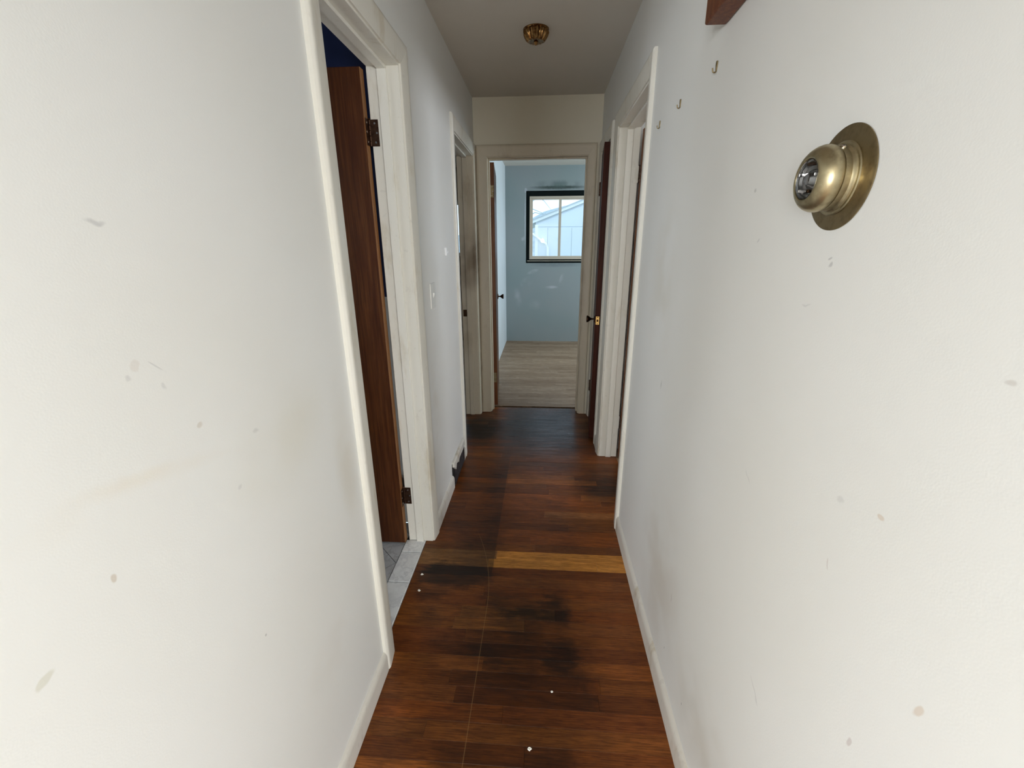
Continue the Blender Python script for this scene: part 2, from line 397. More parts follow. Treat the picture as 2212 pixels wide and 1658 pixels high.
def lathe(bm, prof, place, seg=40, cap0=True, cap1=True):
    """prof: (radius, along) list; place(along, a, b) -> point"""
    rings = []
    for r, t in prof:
        rings.append([bm.verts.new(place(t, r * math.cos(2 * PI * i / seg), r * math.sin(2 * PI * i / seg))) for i in range(seg)])
    for r0, r1 in zip(rings, rings[1:]):
        for i in range(seg):
            bm.faces.new((r0[i], r0[(i + 1) % seg], r1[(i + 1) % seg], r1[i]))
    if cap0: bm.faces.new(rings[0])
    if cap1: bm.faces.new(rings[-1])
    return bm
def tube(bm, pts, r, seg=8, r1=None):
    pts = [Vector(p) for p in pts]; loops = []
    for i, p in enumerate(pts):
        d = (pts[min(i + 1, len(pts) - 1)] - pts[max(i - 1, 0)]).normalized()
        a = d.cross(Vector((0, 0, 1)))
        if a.length < .1: a = d.cross(Vector((0, 1, 0)))
        a.normalize(); c = d.cross(a)
        rr = r if r1 is None else r + (r1 - r) * i / (len(pts) - 1)
        loops.append([p + a * rr * math.cos(2 * PI * k / seg) + c * rr * math.sin(2 * PI * k / seg) for k in range(seg)])
    return loft(bm, loops)
def wall_slab(axis, plane0, plane1, s0, s1, z0, z1, holes):
    """wall standing across `axis`: thickness plane0..plane1, run s0..s1, with rectangular holes (s0,s1,z0,z1)"""
    ss = sorted({s0, s1, *[v for h in holes for v in h[:2]]})
    zs = sorted({z0, z1, *[v for h in holes for v in h[2:]]})
    bm = bmesh.new()
    solid = {}
    for i in range(len(ss) - 1):
        for j in range(len(zs) - 1):
            cs, cz = (ss[i] + ss[i + 1]) / 2, (zs[j] + zs[j + 1]) / 2
            solid[i, j] = not any(h[0] < cs < h[1] and h[2] < cz < h[3] for h in holes)
    vs = {}
    def V(p, s, z):
        k = (p, s, z)
        if k not in vs: vs[k] = bm.verts.new((p, s, z) if axis == 'x' else (s, p, z))
        return vs[k]
    for (i, j), ok in solid.items():
        if not ok: continue
        a, b_, c, d = ss[i], ss[i + 1], zs[j], zs[j + 1]
        bm.faces.new((V(plane0, a, c), V(plane0, b_, c), V(plane0, b_, d), V(plane0, a, d)))
        bm.faces.new((V(plane1, a, d), V(plane1, b_, d), V(plane1, b_, c), V(plane1, a, c)))
        for (di, dj, q) in ((-1, 0, ((a, c), (a, d))), (1, 0, ((b_, c), (b_, d))), (0, -1, ((a, c), (b_, c))), (0, 1, ((a, d), (b_, d)))):
            if not solid.get((i + di, j + dj), False):
                (p, q0), (r_, q1) = q
                bm.faces.new((V(plane0, p, q0), V(plane0, r_, q1), V(plane1, r_, q1), V(plane1, p, q0)))
    return bm
def struct(name, bm, mat, label, cat, origin=(0, 0, 0), ang=None):
    return tag(ob(name, bm, mat, None, origin, ang), label, cat, kind='structure')

# ------------------------------------------------------------------ shell: floors, ceiling, walls
J = 0.019                                          # jamb board thickness
L1 = (1.19, 1.80); L2 = (2.795, 3.505); R1 = (2.035, 2.775); R2 = (3.05, 3.505); E1 = (-.432, .318)
LV0, LV1, LVX = -3.5, 0.0, 3.0                     # living room behind the viewpoint
FRX = 2.5                                          # far room right wall
RBX = 3.3                                          # right bedroom outer wall
BAX = -2.2                                         # bathroom outer wall
LBX = -3.3                                         # left bedroom outer wall
def hole(r): return (r[0] - J, r[1] + J, -.02, DZ + J)

floor = struct('floor', bx((XL - T, -.02, -.06), (XR + T, YE + T + .021, -.0185)), 'grout',
               'dark stained oak strip floor running down the hallway', 'floor')
struct('ceiling', bx((-3.5, -3.7, H), (3.5, YB + .14, H + .1)), 'ceil', 'plain off-white hallway ceiling', 'ceiling')
struct('wall_left', wall_slab('x', XL - T, XL, 0, YE, 0, H, [hole(L1), hole(L2)]), 'wall_l',
       'stained white hallway wall to the left', 'wall')
struct('wall_right', wall_slab('x', XR, XR + T, 0, YE, 0, H, [hole(R1), hole(R2)]), 'wall_r',
       'scuffed white hallway wall to the right with brass light', 'wall')
struct('wall_end', wall_slab('y', YE, YE + T, XL - T - .01, FRX, 0, H, [hole(E1)]), 'wall_e',
       'cream wall above the doorway at the hallway end', 'wall')
WX0, WX1, WZ0, WZ1 = -.203, .655, 1.203, 2.046     # window unit in the far room
VX0, VX1, VZ0, VZ1 = -1.95, -1.12, 1.25, 2.0       # window of the left bedroom
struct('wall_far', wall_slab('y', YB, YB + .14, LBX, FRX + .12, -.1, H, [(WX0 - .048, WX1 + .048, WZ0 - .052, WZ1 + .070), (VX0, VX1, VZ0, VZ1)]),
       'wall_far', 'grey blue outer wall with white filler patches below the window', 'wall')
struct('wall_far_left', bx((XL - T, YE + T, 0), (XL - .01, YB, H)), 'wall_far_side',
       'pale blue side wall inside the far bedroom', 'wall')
FW = (4.55, 5.85, 1.08, 2.03)
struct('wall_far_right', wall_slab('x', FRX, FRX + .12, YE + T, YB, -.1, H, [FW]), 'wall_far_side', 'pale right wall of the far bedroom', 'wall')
struct('floor_far', bx((XL - T, YE + T + .021, -.06), (FRX, YB, 0)), 'oak_far',
       'pale worn oak floor of the far bedroom', 'floor')
# rooms to either side
struct('floor_left_bedroom', bx((LBX, 2.06, -.06), (XL - T, YB, 0)), 'oak_far', 'oak floor of the left bedroom', 'floor')
struct('wall_left_bedroom_side', bx((LBX - .1, 2.06, 0), (LBX, YB, H)), 'panelling', 'brown panelled side wall of the left bedroom', 'wall')
struct('wall_left_bedroom_lining', wall_slab('y', YB - .012, YB - .001, LBX, XL - T, 0, H, [(VX0, VX1, VZ0, VZ1)]), 'panelling',
       'brown panelled outer wall of the left bedroom', 'wall')
struct('wall_bathroom_back', bx((LBX, 1.95, 1.2), (XL - T, 2.06, H)), 'navy', 'navy painted bathroom wall behind the open door', 'wall')
struct('wall_bathroom_wainscot', bx((LBX, 1.945, 0), (XL - T, 2.06, 1.2)), 'wains', 'white lower half of the bathroom wall', 'wall')
struct('wall_bathroom_side', wall_slab('x', BAX - .1, BAX, .12, 1.945, 0, H, [(.7, 1.3, 1.25, 1.95)]), 'navy', 'navy bathroom side wall', 'wall')
struct('ceiling_bathroom', bx((BAX, .12, H - .012), (XL - T, 1.95, H - .001)), 'navy', 'navy painted bathroom ceiling', 'ceiling')
struct('floor_right_bedroom', bx((XR + T, .12, -.06), (RBX, 2.9, 0)), 'oak_far', 'oak floor of the right bedroom', 'floor')
struct('wall_right_bedroom_back', bx((XR + T, 2.9, 0), (RBX, 3.0, H)), 'wall_room', 'white back wall of the right bedroom', 'wall')
RW = (1.35, 2.45, 1.35, 2.15)
struct('wall_right_bedroom_side', wall_slab('x', RBX, RBX + .1, 0, 3.0, 0, H, [RW]), 'wall_room', 'white outer wall of the right bedroom', 'wall')
struct('wall_closet', bx((1.1, 3.0, 0), (1.2, YE, H)), 'wall_room', 'white back wall of the closet', 'wall')
struct('floor_closet', bx((XR + T, 3.0, -.06), (1.1, YE, 0)), 'oak_far', 'oak floor of the closet', 'floor')
# living room behind the viewpoint
struct('floor_living', bx((-LVX, LV0, -.06), (LVX, -.02, 0)), 'oak_far', 'oak floor of the living room', 'floor')
struct('wall_living_front_left', bx((-LVX, 0, 0), (XL - T, .12, H)), 'wall_room', 'white living room wall left of the hallway mouth', 'wall')
struct('wall_living_front_right', bx((XR + T, 0, 0), (RBX, .12, H)), 'wall_room', 'white living room wall right of the hallway mouth', 'wall')
BW = (-2.55, -.95, .5, 1.9); BW2 = (.95, 2.55, .5, 1.9); SW = (-2.3, -.7, .5, 1.9)
struct('added_light_blocking_header', bx((XL - T, -.12, 1.95), (XR + T, -.001, H)), 'wall_room', 'unseen header added over the hallway mouth to block light', 'wall')  # added out of view to keep the upper hall walls and ceiling dark
struct('wall_living_back', wall_slab('y', LV0 - .1, LV0, -LVX - .1, LVX + .1, 0, H, [BW, BW2]), 'wall_room', 'white living room back wall with two windows', 'wall')
struct('wall_living_left', wall_slab('x', -LVX - .1, -LVX, LV0, .12, 0, H, [SW]), 'wall_room', 'white living room left wall with window', 'wall')
struct('wall_living_right', wall_slab('x', LVX, LVX + .1, LV0, 0, 0, H, [SW]), 'wall_room', 'white living room right wall with window', 'wall')

# floor boards of the hall: every strip its own piece
def board_mesh(w, d):
    bm = bx((-w / 2, -d / 2, -.0185), (w / 2, d / 2, 0))
    top = [e for e in bm.edges if all(v.co.z > -.001 for v in e.verts)]
    bmesh.ops.bevel(bm, geom=top, offset=.0004, segments=1, affect='EDGES')
    me = bpy.data.meshes.new('floorboard'); bm.to_mesh(me); bm.free()
    me.materials.append(M['board'])
    return me
tones = [(.26, .078, .013), (.22, .062, .010), (.29, .092, .016), (.19, .052, .009), (.25, .068, .010), (.21, .066, .013)]
k0 = int(math.floor((-.02 - ROW0) / ROWW)) + 1
k1 = int((YE + T + .02 - ROW0) / ROWW)
LIGHT = {11: 'a', 12: 'b'}
for k in range(k0, k1):
    yc = ROW0 + (k + .5) * ROWW
    xa, xb = XL + .001, XR - .001
    if R1[0] < yc < R1[1] + .03: xb = XR + T
    if L2[0] < yc < L2[1] + .03: xa = XL - T
    if L1[0] < yc < L1[1]: xa = XL - .034
    if yc > YE - .02: xa, xb = E1[0] + .001, E1[1] - .001
    cuts = [xa]
    if k == 11: cuts += [-.235, .272]
    elif k == 12: cuts += [-.20]
    elif k == 0: cuts += [-.27, .205]
    elif k in (5, 6): cuts += [-.43 + .02 * k, .12 * (k - 5) - .05]
    elif k == 18: cuts += [.03]
    elif k == 19: cuts += [-.42]
    else:
        x = xa + random.uniform(.18, .95)
        while x < xb - .16:
            cuts.append(x); x += random.uniform(.4, .95)
    cuts.append(xb)
    for a, b_ in zip(cuts, cuts[1:]):
        o = bpy.data.objects.new('floorboard', board_mesh(b_ - a - .0003, ROWW - .0003))
        COL.objects.link(o); o.parent = floor
        o.location = ((a + b_) / 2, yc, random.uniform(-.0002, .0))
        t = random.choice(tones); f = random.uniform(.8, 1.2)
        if k in (11, 12) and a > -.24: t, f = (.68, .29, .052), 1.0
        if k in (11, 12) and a <= -.24: t, f = (.34, .15, .040), 1.0
        if k in (18,) and a > 0: t, f = (.33, .12, .03), 1.0
        if k == 0 and -.3 < a < .1: f = .75
        if k in (5, 6) and -.4 < a < -.25: t, f = (.32, .115, .022), 1.0
        if k in (20, 21, 24): f *= 1.25
        o.color = (t[0] * f, t[1] * f, t[2] * f, 1)

# bathroom: diagonal floor tiles and a threshold of marble pieces
bath = struct('floor_bathroom', bx((BAX, .12, -.06), (XL - T, 1.945, -.004)), 'grout', 'grey diagonally laid tile floor of the bathroom', 'floor')
ts = .152
def clip_poly(poly, x0, x1, y0, y1):
    for ax, lim, sgn in ((0, x0, 1), (0, x1, -1), (1, y0, 1), (1, y1, -1)):
        out = []
        for i, p in enumerate(poly):
            q = poly[(i + 1) % len(poly)]
            dp, dq = sgn * (p[ax] - lim), sgn * (q[ax] - lim)
            if dp >= 0: out.append(p)
            if dp * dq < 0:
                t_ = dp / (dp - dq); out.append((p[0] + (q[0] - p[0]) * t_, p[1] + (q[1] - p[1]) * t_))
        poly = out
        if len(poly) < 3: return []
    return poly
for i in range(-14, 15):
    for j in range(-14, 15):
        ca = math.sqrt(.5)
        cx = -.669 + (i - j) * ts * ca; cy = 1.635 + (i + j + 1) * ts * ca
        hd = (ts - .003) * ca
        pl = clip_poly([(cx - hd, cy), (cx, cy - hd), (cx + hd, cy), (cx, cy + hd)], -1.5, XL - T - .016, .75, 1.94)
        if len(pl) < 3: continue
        ar = abs(sum(p[0] * q[1] - q[0] * p[1] for p, q in zip(pl, pl[1:] + pl[:1]))) / 2
        if ar < 2e-4: continue
        bm = loft(bmesh.new(), [[(p[0], p[1], -.008) for p in pl], [(p[0], p[1], 0) for p in pl]])
        ob('floor_tile', bm, 'tile', bath)
th = root('trim_1', (XL - .08, 1.5, 0))
tag(th, 'white marble tile threshold across the left bathroom doorway', 'threshold', kind='structure')
for a, b_ in ((1.192, 1.512), (1.5145, 1.708), (1.7105, 1.798)):
    ob('threshold_tile', bx((XL - T - .013, a, -.02), (XL - .036, b_, .004), .002), 'marble', th)

# ------------------------------------------------------------------ door frames
PROF = [(0, 0), (0, .0075), (.006, .0095), (.03, .0125), (.055, .0155), (.066, .0165), (.073, .0145), (.077, .010), (.077, 0)]
def door_frame(name, label, axis, face, out, s0, s1, thick, widths=(.077, .077), mat='trim', stop_at=.075, head_w=.077, mats=None):
    """axis: wall stands across x or y; face: finished face; out: direction of the viewer side (+1/-1)"""
    def pt(s, n, z): return (face + out * n, s, z) if axis == 'x' else (s, face + out * n, z)
    r = root(name, pt((s0 + s1) / 2, 0, 0)); tag(r, label, 'door frame', kind='structure')
    mats = mats or {}
    rv = .006
    for side, sgn, base, wd in (('near', -1, s0 - rv, widths[0]), ('far', 1, s1 + rv, widths[1])):
        sc = wd / .077
        lo = [[pt(base + sgn * u * sc, v, z) for u, v in PROF] for z in (0,)]
        hi = [pt(base + sgn * u * sc, v, DZ + rv + u * (head_w / .077)) for u, v in PROF]
        ob('casing', loft(bmesh.new(), [lo[0], hi]), mats.get(side, mat), r, smooth_ang=.6)
    a = [pt(s0 - rv - u * widths[0] / .077, v, DZ + rv + u * (head_w / .077)) for u, v in PROF]
    b_ = [pt(s1 + rv + u * widths[1] / .077, v, DZ + rv + u * (head_w / .077)) for u, v in PROF]
    ob('casing', loft(bmesh.new(), [a, b_]), mats.get('head', mat), r, smooth_ang=.6)
    for key, (sa, sb, za, zb) in (('near', (s0 - J, s0, 0, DZ)), ('far', (s1, s1 + J, 0, DZ)), ('head', (s0 - J, s1 + J, DZ, DZ + J))):
        ob('jamb', bx(pt(sa, .0005, za), pt(sb, -thick - .0005, zb), .0015), mats.get('jamb_' + key, mats.get(key, mat)), r)
    for key, (sa, sb, za, zb) in (('near', (s0, s0 + .011, 0, DZ - .011)), ('far', (s1 - .011, s1, 0, DZ - .011)), ('head', (s0, s1, DZ - .011, DZ))):
        ob('door_stop', bx(pt(sa, -stop_at, za), pt(sb, -stop_at + .036, zb), .002), mats.get('jamb_' + key, mats.get(key, mat)), r)
    return r
door_frame('trim_2', 'cream casing and jambs around the bathroom doorway', 'x', XL, 1, *L1, T, stop_at=.080)
door_frame('trim_3', 'grimy cream frame of the second left doorway beside the end door', 'x', XL, 1, *L2, T, (.077, .072), stop_at=.080,
           mats={'far': 'trim_dirty', 'jamb_far': 'trim_dirty'})
door_frame('trim_4', 'off-white frame of the open doorway on the right', 'x', XR, -1, *R1, T, stop_at=.080)
door_frame('trim_5', 'narrow casing around the right closet door', 'x', XR, -1, *R2, T, (.077, .068), stop_at=.080)
door_frame('trim_6', 'cream frame of the doorway at the hallway end', 'y', YE, -1, *E1, T, (.077, .058), stop_at=.080, mats={'near': 'trim_dirty', 'far': 'trim_dirty', 'head': 'trim_dirty'})

# ------------------------------------------------------------------ baseboards
BP = [(0, 0), (.013, 0), (.013, .058), (.0115, .068), (.008, .075), (.004, .079), (0, .080)]
def baseboard(name, label, face, out, y0, y1, mat='base'):
    bm = loft(bmesh.new(), [[(face + out * n, y, z) for n, z in BP] for y in (y0, y1)])
    return struct(name, bm, mat, label, 'baseboard', ang=.6)
CW = .083
VN = (2.31, 2.655)
baseboard('baseboard_left_near', 'grimy white baseboard left of the bathroom doorway', XL, 1, 0, L1[0] - CW - .001)
baseboard('baseboard_left_middle', 'white baseboard between the bathroom doorway and the floor vent', XL, 1, L1[1] + CW + .001, VN[0] - .002)
baseboard('baseboard_left_end', 'short white baseboard piece past the floor vent', XL, 1, VN[1] + .002, L2[0] - CW - .001)
baseboard('baseboard_right_near', 'white baseboard along the right wall', XR, -1, 0, R1[0] - CW - .001)
baseboard('baseboard_right_end', 'short baseboard piece between the two right doorways', XR, -1, R1[1] + CW + .001, R2[0] - CW - .001)

# ------------------------------------------------------------------ hardware
def hinge(parent, loc, dirs, h=.09, mat='hinge', leaf=.034, name='hinge', jamb_leaf=None):
    """loc: pin centre height middle, parent's coordinates; dirs: two unit leaf directions (jamb, door), each with its flat normal"""
    bm = bmesh.new(); p = Vector(loc)
    for i in range(5):
        z0 = -h / 2 + i * h / 5
        lathe(bm, [(.0042, z0 + .0006), (.0048, z0 + .0012), (.0048, z0 + h / 5 - .0012), (.0042, z0 + h / 5 - .0006)], lambda t, a, b: p + Vector((a, b, t)), 12)
    lathe(bm, [(.003, h / 2), (.0055, h / 2 + .001), (.0045, h / 2 + .004), (.002, h / 2 + .005)], lambda t, a, b: p + Vector((a, b, t)), 12)
    o = ob(name, bm, mat, parent, local=True, smooth_ang=.7)
    for (d, nrm), lift in zip(dirs, (.0026, -.0040)):
        d = Vector(d); nrm = Vector(nrm)
        bm = bmesh.new()
        c = [p + d * a + nrm * (b + lift) for a, b in ((.003, 0), (leaf, 0), (leaf, .002), (.003, .002))]
        loft(bm, [[q + Vector((0, 0, -h / 2)) for q in c], [q + Vector((0, 0, h / 2)) for q in c]])
        ob('leaf', bm, jamb_leaf if jamb_leaf and lift > 0 else mat, o, local=True)
        if jamb_leaf and lift > 0: continue
        for zz, aa in ((-.032, .6), (0, .78), (.032, .6)):
            q = p + d * leaf * aa + nrm * (.002 + lift) + Vector((0, 0, zz))
            sidev = nrm.cross(Vector((0, 0, 1)))
            bm = lathe(bmesh.new(), [(.0042, 0), (.0036, .0009), (.0012, .0009)], lambda t, a, b: q + nrm * t + sidev * a + Vector((0, 0, b)), 10)
            ob('screw', bm, 'chrome', o, local=True)
    return o
def knob(parent, loc, n, mat='bronze', name='knob', length=.062):
    n = Vector(n).normalized(); p = Vector(loc); u = n.cross(Vector((0, 0, 1))).normalized()
    k = length / .062
    bm = lathe(bmesh.new(), [(.008, .004 * k), (.0065, .012 * k), (.0065, .024 * k), (.011, .032 * k), (.019, .042 * k), (.0245, .052 * k), (.0235, .058 * k), (.012, .060 * k), (.009, .055 * k), (.004, .055 * k)],
               lambda t, a, b: p + n * t + u * a + Vector((0, 0, b)), 28)
    o = ob(name, bm, mat, parent, local=True, smooth_ang=.7)
    bm = lathe(bmesh.new(), [(.028, 0), (.028, .002), (.024, .006), (.012, .009)], lambda t, a, b: p + n * t + u * a + Vector((0, 0, b)), 28)
    ob('rose', bm, mat, o, local=True, smooth_ang=.7)
    return o
def door(name, label, pivot, rz, width, height, flip, face_mat, edge_mat, thick=.035, hinges=(.265, 1.82), knob_z=.92, knobs=(1, 1), hinge_on=None, knob_mat='bronze', leaf_mat='hinge', latch=False, jamb_leaf=None):
    """slab runs from the pivot along local -y for `width`; thickness along local +x (flip -1: -x)"""
    r = root(name, pivot, rz); tag(r, label, 'door', kind='structure')
    x0, x1 = (0, thick) if flip > 0 else (-thick, 0)
    g = .004
    ob('panel', bx((x0, -width - g, .012), (x1, -g - .0012, height), .0015), face_mat, r, local=True)
    ob('hinge_edge', bx((x0 + .0008, -g - .0012, .0125), (x1 - .0008, -g, height - .0005)), edge_mat, r, local=True)
    ob('latch_edge', bx((x0 + .0008, -width - g - .0015, .0125), (x1 - .0008, -width - g, height - .0005)), edge_mat, r, local=True)
    if hinge_on:
        for z in hinges: hinge(r, (-flip * .004, 0.0, z), hinge_on, mat=leaf_mat, jamb_leaf=jamb_leaf)
    yk = -width - g + .065
    if knobs[0]: knob(r, (x1, yk, knob_z), (1, 0, 0), knob_mat)
    if knobs[1]: knob(r, (x0, yk, knob_z), (-1, 0, 0), knob_mat)
    if latch:
        xm = (x0 + x1) / 2; ye = -width - g - .0015
        lp = ob('latch_plate', bx((xm - .0125, ye - .0018, knob_z - .029), (xm + .0125, ye, knob_z + .029), .0008), 'brass_bright', r, local=True)
        ob('latch_bolt', bx((xm - .006, ye - .009, knob_z - .008), (xm + .006, ye - .0018, knob_z + .008), .002), 'bronze', lp, local=True)
        for dz in (-.022, .022):
            bm = lathe(bmesh.new(), [(.0035, 0), (.003, .0008), (.001, .0008)], lambda t, a, b: Vector((xm + a, ye - .0018 - t, knob_z + dz + b)), 10)
            ob('screw', bm, 'bronze', lp, local=True)
    return r
def jd(vec, rz):      # a world direction seen from the rotated door
    v = Vector(vec); c, s = math.cos(-rz), math.sin(-rz)
    return (v.x * c - v.y * s, v.x * s + v.y * c, v.z)

# bathroom door: hinged on the far jamb, swung square into the bathroom
rz = -math.radians(90)
door('door_1', 'dark brown wooden door standing open into the bathroom on the left', (XL - T - .006, L1[1] - .001, 0), rz, .60, 2.028, 1, 'door', 'edge',
     hinge_on=[(jd((1, 0, 0), rz), jd((0, -1, 0), rz)), ((1, 0, 0), (0, 1, 0))], hinges=(.26, 1.825))
# end door: hinged on the left jamb, swung into the far bedroom
rz = math.radians(180 + 4.6)
door('door_2', 'brown wooden door swung into the far bedroom, seen edge-on', (E1[0] + .001, YE + T + .006, 0), rz, .735, 2.028, -1, 'door', 'edge_dark',
     hinge_on=[(jd((0, -1, 0), rz), jd((1, 0, 0), rz)), ((-1, 0, 0), (0, 1, 0))], hinges=(.275, 1.82), leaf_mat='brass_plate')
# right bedroom door: hinged on the far jamb, swung into the room
rz = math.radians(90)
door('door_3', 'brown wooden door swung into the right bedroom, only a strip showing', (XR + T + .006, R1[1] - .001, 0), rz, .725, 2.028, -1, 'door', 'edge_dark',
     hinge_on=[(jd((-1, 0, 0), rz), jd((0, -1, 0), rz)), ((-1, 0, 0), (0, 1, 0))], hinges=(.26, 1.80), jamb_leaf='trim')
# closet door: opens into the hall, a little ajar
rz = math.radians(-5.2)
door('door_4', 'red brown closet door on the right, slightly ajar beside the end wall', (XR - .003, R2[1] - .002, 0), rz, .446, 2.025, 1, 'door_red', 'door_red',
     hinge_on=[((0, 1, 0), (-1, 0, 0)), ((0, -1, 0), (-1, 0, 0))], hinges=(.285, 1.80), knobs=(0, 1), knob_z=.91, latch=True)

# strike plate on the far jamb of the second left doorway
sp_ = root('strike_plate', (XL - .095, L2[1], .86)); tag(sp_, 'small dark strike plate on the grimy far jamb of the left doorway', 'strike plate')
ob('plate', bx((XL - .112, L2[1] - .0016, .86), (XL - .082, L2[1] - .0002, .915), .0005), 'bronze', sp_)
ob('lip', bx((XL - .082, L2[1] - .004, .877), (XL - .070, L2[1] - .0002, .898), .0008), 'bronze', sp_)

# ------------------------------------------------------------------ windows
def pane_window(name, label, axis, plane, s0, s1, z0, z1, depth=.06, bar=.035, split=True, fmat='vinyl', inward=-1):
    def pt(s, n, z): return (plane + n, s, z) if axis == 'x' else (s, plane + n, z)
    r = root(name, pt((s0 + s1) / 2, 0, z0)); tag(r, label, 'window', kind='structure')
    for a, b_ in (((s0, z0), (s1, z0 + bar)), ((s0, z1 - bar), (s1, z1)), ((s0, z0 + bar), (s0 + bar, z1 - bar)), ((s1 - bar, z0 + bar), (s1, z1 - bar))):
        ob('frame', bx(pt(a[0], 0, a[1]), pt(b_[0], depth, b_[1]), .003), fmat, r)
    mid = (s0 + s1) / 2
    cells = [(s0 + bar, mid + .018, .012), (mid - .018, s1 - bar, .034)] if split else [(s0 + bar, s1 - bar, .02)]
    sb = .020
    for a, b_, n0 in cells:
        sh = None
        bm = bmesh.new()
        za, zb = z0 + bar, z1 - bar
        for q0, q1 in (((a, za), (b_, za + sb)), ((a, zb - sb), (b_, zb)), ((a, za + sb), (a + sb, zb - sb)), ((b_ - .036 if (split and b_ < mid + .1) else b_ - sb, za + sb), (b_, zb - sb))):
            box(bm, pt(q0[0], n0, q0[1]), pt(q1[0], n0 + .020, q1[1]), .002)
        sh = ob('sash', bm, fmat, r)
        ob('pane', bx(pt(a + sb * .6, n0 + .008, za + sb * .6), pt(b_ - sb * .6, n0 + .012, zb - sb * .6)), 'glass', sh)
    return r
pane_window('window_1', 'beige sliding window with two panes in the far bedroom', 'y', YB + .012, WX0, WX1, WZ0, WZ1, .08, .026)
pane_window('window_2', 'sliding window of the left bedroom, a bright sliver past the jamb', 'y', YB + .03, VX0, VX1, VZ0, VZ1, .08, .03)
pane_window('window_3', 'side window of the far bedroom', 'x', FRX + .03, *FW, .06)
pane_window('window_4', 'window of the right bedroom', 'x', RBX + .03, *RW, .06)
pane_window('window_5', 'left back window of the living room', 'y', LV0 - .07, *BW, .06, fmat='trim')
pane_window('window_8', 'right back window of the living room', 'y', LV0 - .07, *BW2, .06, fmat='trim')
pane_window('added_bathroom_window', 'made-up small bathroom window added for the fill light', 'x', BAX - .08, .7, 1.3, 1.25, 1.95, .06, fmat='trim')  # invented opening, goes with the added bathroom fill light
pane_window('window_6', 'left living room window', 'x', -LVX - .07, *SW, .06, fmat='trim')
pane_window('window_7', 'right living room window', 'x', LVX + .01, *SW, .06, fmat='trim')
# the stripped surround of the far window: dark foam-filled gap and a thin sill strip
gp = root('trim_7', ((WX0 + WX1) / 2, YB, WZ0 - .052)); tag(gp, 'dark bare gap around the far window where trim was stripped', 'window surround', kind='structure')
for a, b_ in (((WX0 - .048, WZ0 - .052), (WX0, WZ1 + .070)), ((WX1, WZ0 - .052), (WX1 + .048, WZ1 + .070)), ((WX0, WZ0 - .052), (WX1, WZ0 - .001)), ((WX0, WZ1 + .001), (WX1, WZ1 + .070))):
    ob('filler', bx((a[0], YB + .025, a[1]), (b_[0], YB + .10, b_[1]), .004), 'gap', gp)
ob('sill_strip', bx((WX0 - .03, YB + .008, WZ0 - .026), (WX1 + .03, YB + .03, WZ0 - .017), .002), 'vinyl', gp)
ob('head_batten', bx((WX0 - .05, YB - .006, WZ1 + .068), (WX1 + .05, YB + .01, WZ1 + .078), .002), 'wall_far', gp)

# ------------------------------------------------------------------ outside the far window
GY = 11.5
gar = root('garage', (3, GY, -.5)); tag(gar, 'white gabled garage seen through the far window', 'building')
sl = math.tan(math.radians(20.4))
def rake(x): return 1.93 + (x + .2) * sl if x < 3.2 else 1.93 + (6.6 - x) * sl
ob('wall', loft(bmesh.new(), [[(x, y, z) for x, z in ((-.2, -.5), (6.6, -.5), (6.6, rake(6.6)), (3.2, rake(3.2)), (-.2, rake(-.2)))] for y in (GY + .02, GY + 5)]), 'siding', gar)
x = -.2
while x < 6.5:
    x2 = min(x + .30, 6.6)
    ob('siding_panel', bx((x + .003, GY, -.45), (x2 - .003, GY + .02, 1.79), .003), 'siding', gar)
    x = x2
bm = bmesh.new()
loft(bm, [[(x, y, z) for x, z in ((-.15, 1.815), (6.55, 1.815), (6.55, rake(6.55) - .06), (3.2, rake(3.2) - .06), (-.15, rake(-.15) - .06))] for y in (GY, GY + .02)])
ob('gable_panel', bm, 'siding', gar)
for xa, xb in ((-.45, 3.2), (6.85, 3.2)):
    d0, d1 = rake(xa) if xa < 3.2 else rake(6.6) - (xa - 6.6) * sl, rake(3.2)
    bm = loft(bmesh.new(), [[(xx, y, z) for y, z in ((GY - .05, zz - .01), (GY - .05, zz + .065), (GY - .005, zz + .065), (GY - .005, zz - .01))] for xx, zz in ((xa, d0), (xb, d1))])
    ob('rake_board', bm, 'exterior_trim', gar)
    bm = loft(bmesh.new(), [[(xx, y, z) for y, z in ((GY - .08, zz + .066), (GY + 5.1, zz + .066), (GY + 5.1, zz + .085), (GY - .08, zz + .085))] for xx, zz in ((xa, d0), (xb, d1))])
    ob('roof_slope', bm, 'roof', gar)
ob('corner_board', bx((-.215, GY - .02, -.5), (-.14, GY + .02, 1.86)), 'exterior_trim', gar)
ob('downspout', tube(bmesh.new(), [(-.42, GY - .1, 1.75), (-.235, GY - .09, 1.611), (.07, GY - .06, 1.399), (.11, GY - .05, 1.30), (.115, GY - .05, -.4)], .028, 10), 'exterior_trim', gar)
bm = lathe(bmesh.new(), [(.001, -.045), (.025, -.038), (.042, -.016), (.045, 0), (.042, .016), (.025, .038), (.012, .048)], lambda t, a, b: Vector((-.024 + a, GY - .20 + b, 1.478 + t)), 20)
gl_ = root('outdoor_lamp', (-.024, GY, 1.478)); tag(gl_, 'small lit globe lamp on the garage wall by the downspout', 'lamp')
ob('globe', bm, 'globe', gl_, smooth_ang=.9)
ob('bracket', tube(bmesh.new(), [(-.024, GY - .009, 1.57), (-.024, GY - .12, 1.565), (-.024, GY - .20, 1.524)], .006, 8), 'exterior_trim', gl_)
tree = root('bare_tree', (-1.2, 19, -.5)); tag(tree, 'pale bare tree behind the garage', 'tree')
ob('trunk', tube(bmesh.new(), [(-1.2, 19, -.5), (-1.15, 19, 1.5), (-1.0, 19, 3.2), (-.9, 19, 5)], .11, 10, .05), 'bark', tree)
rb = random.Random(3)
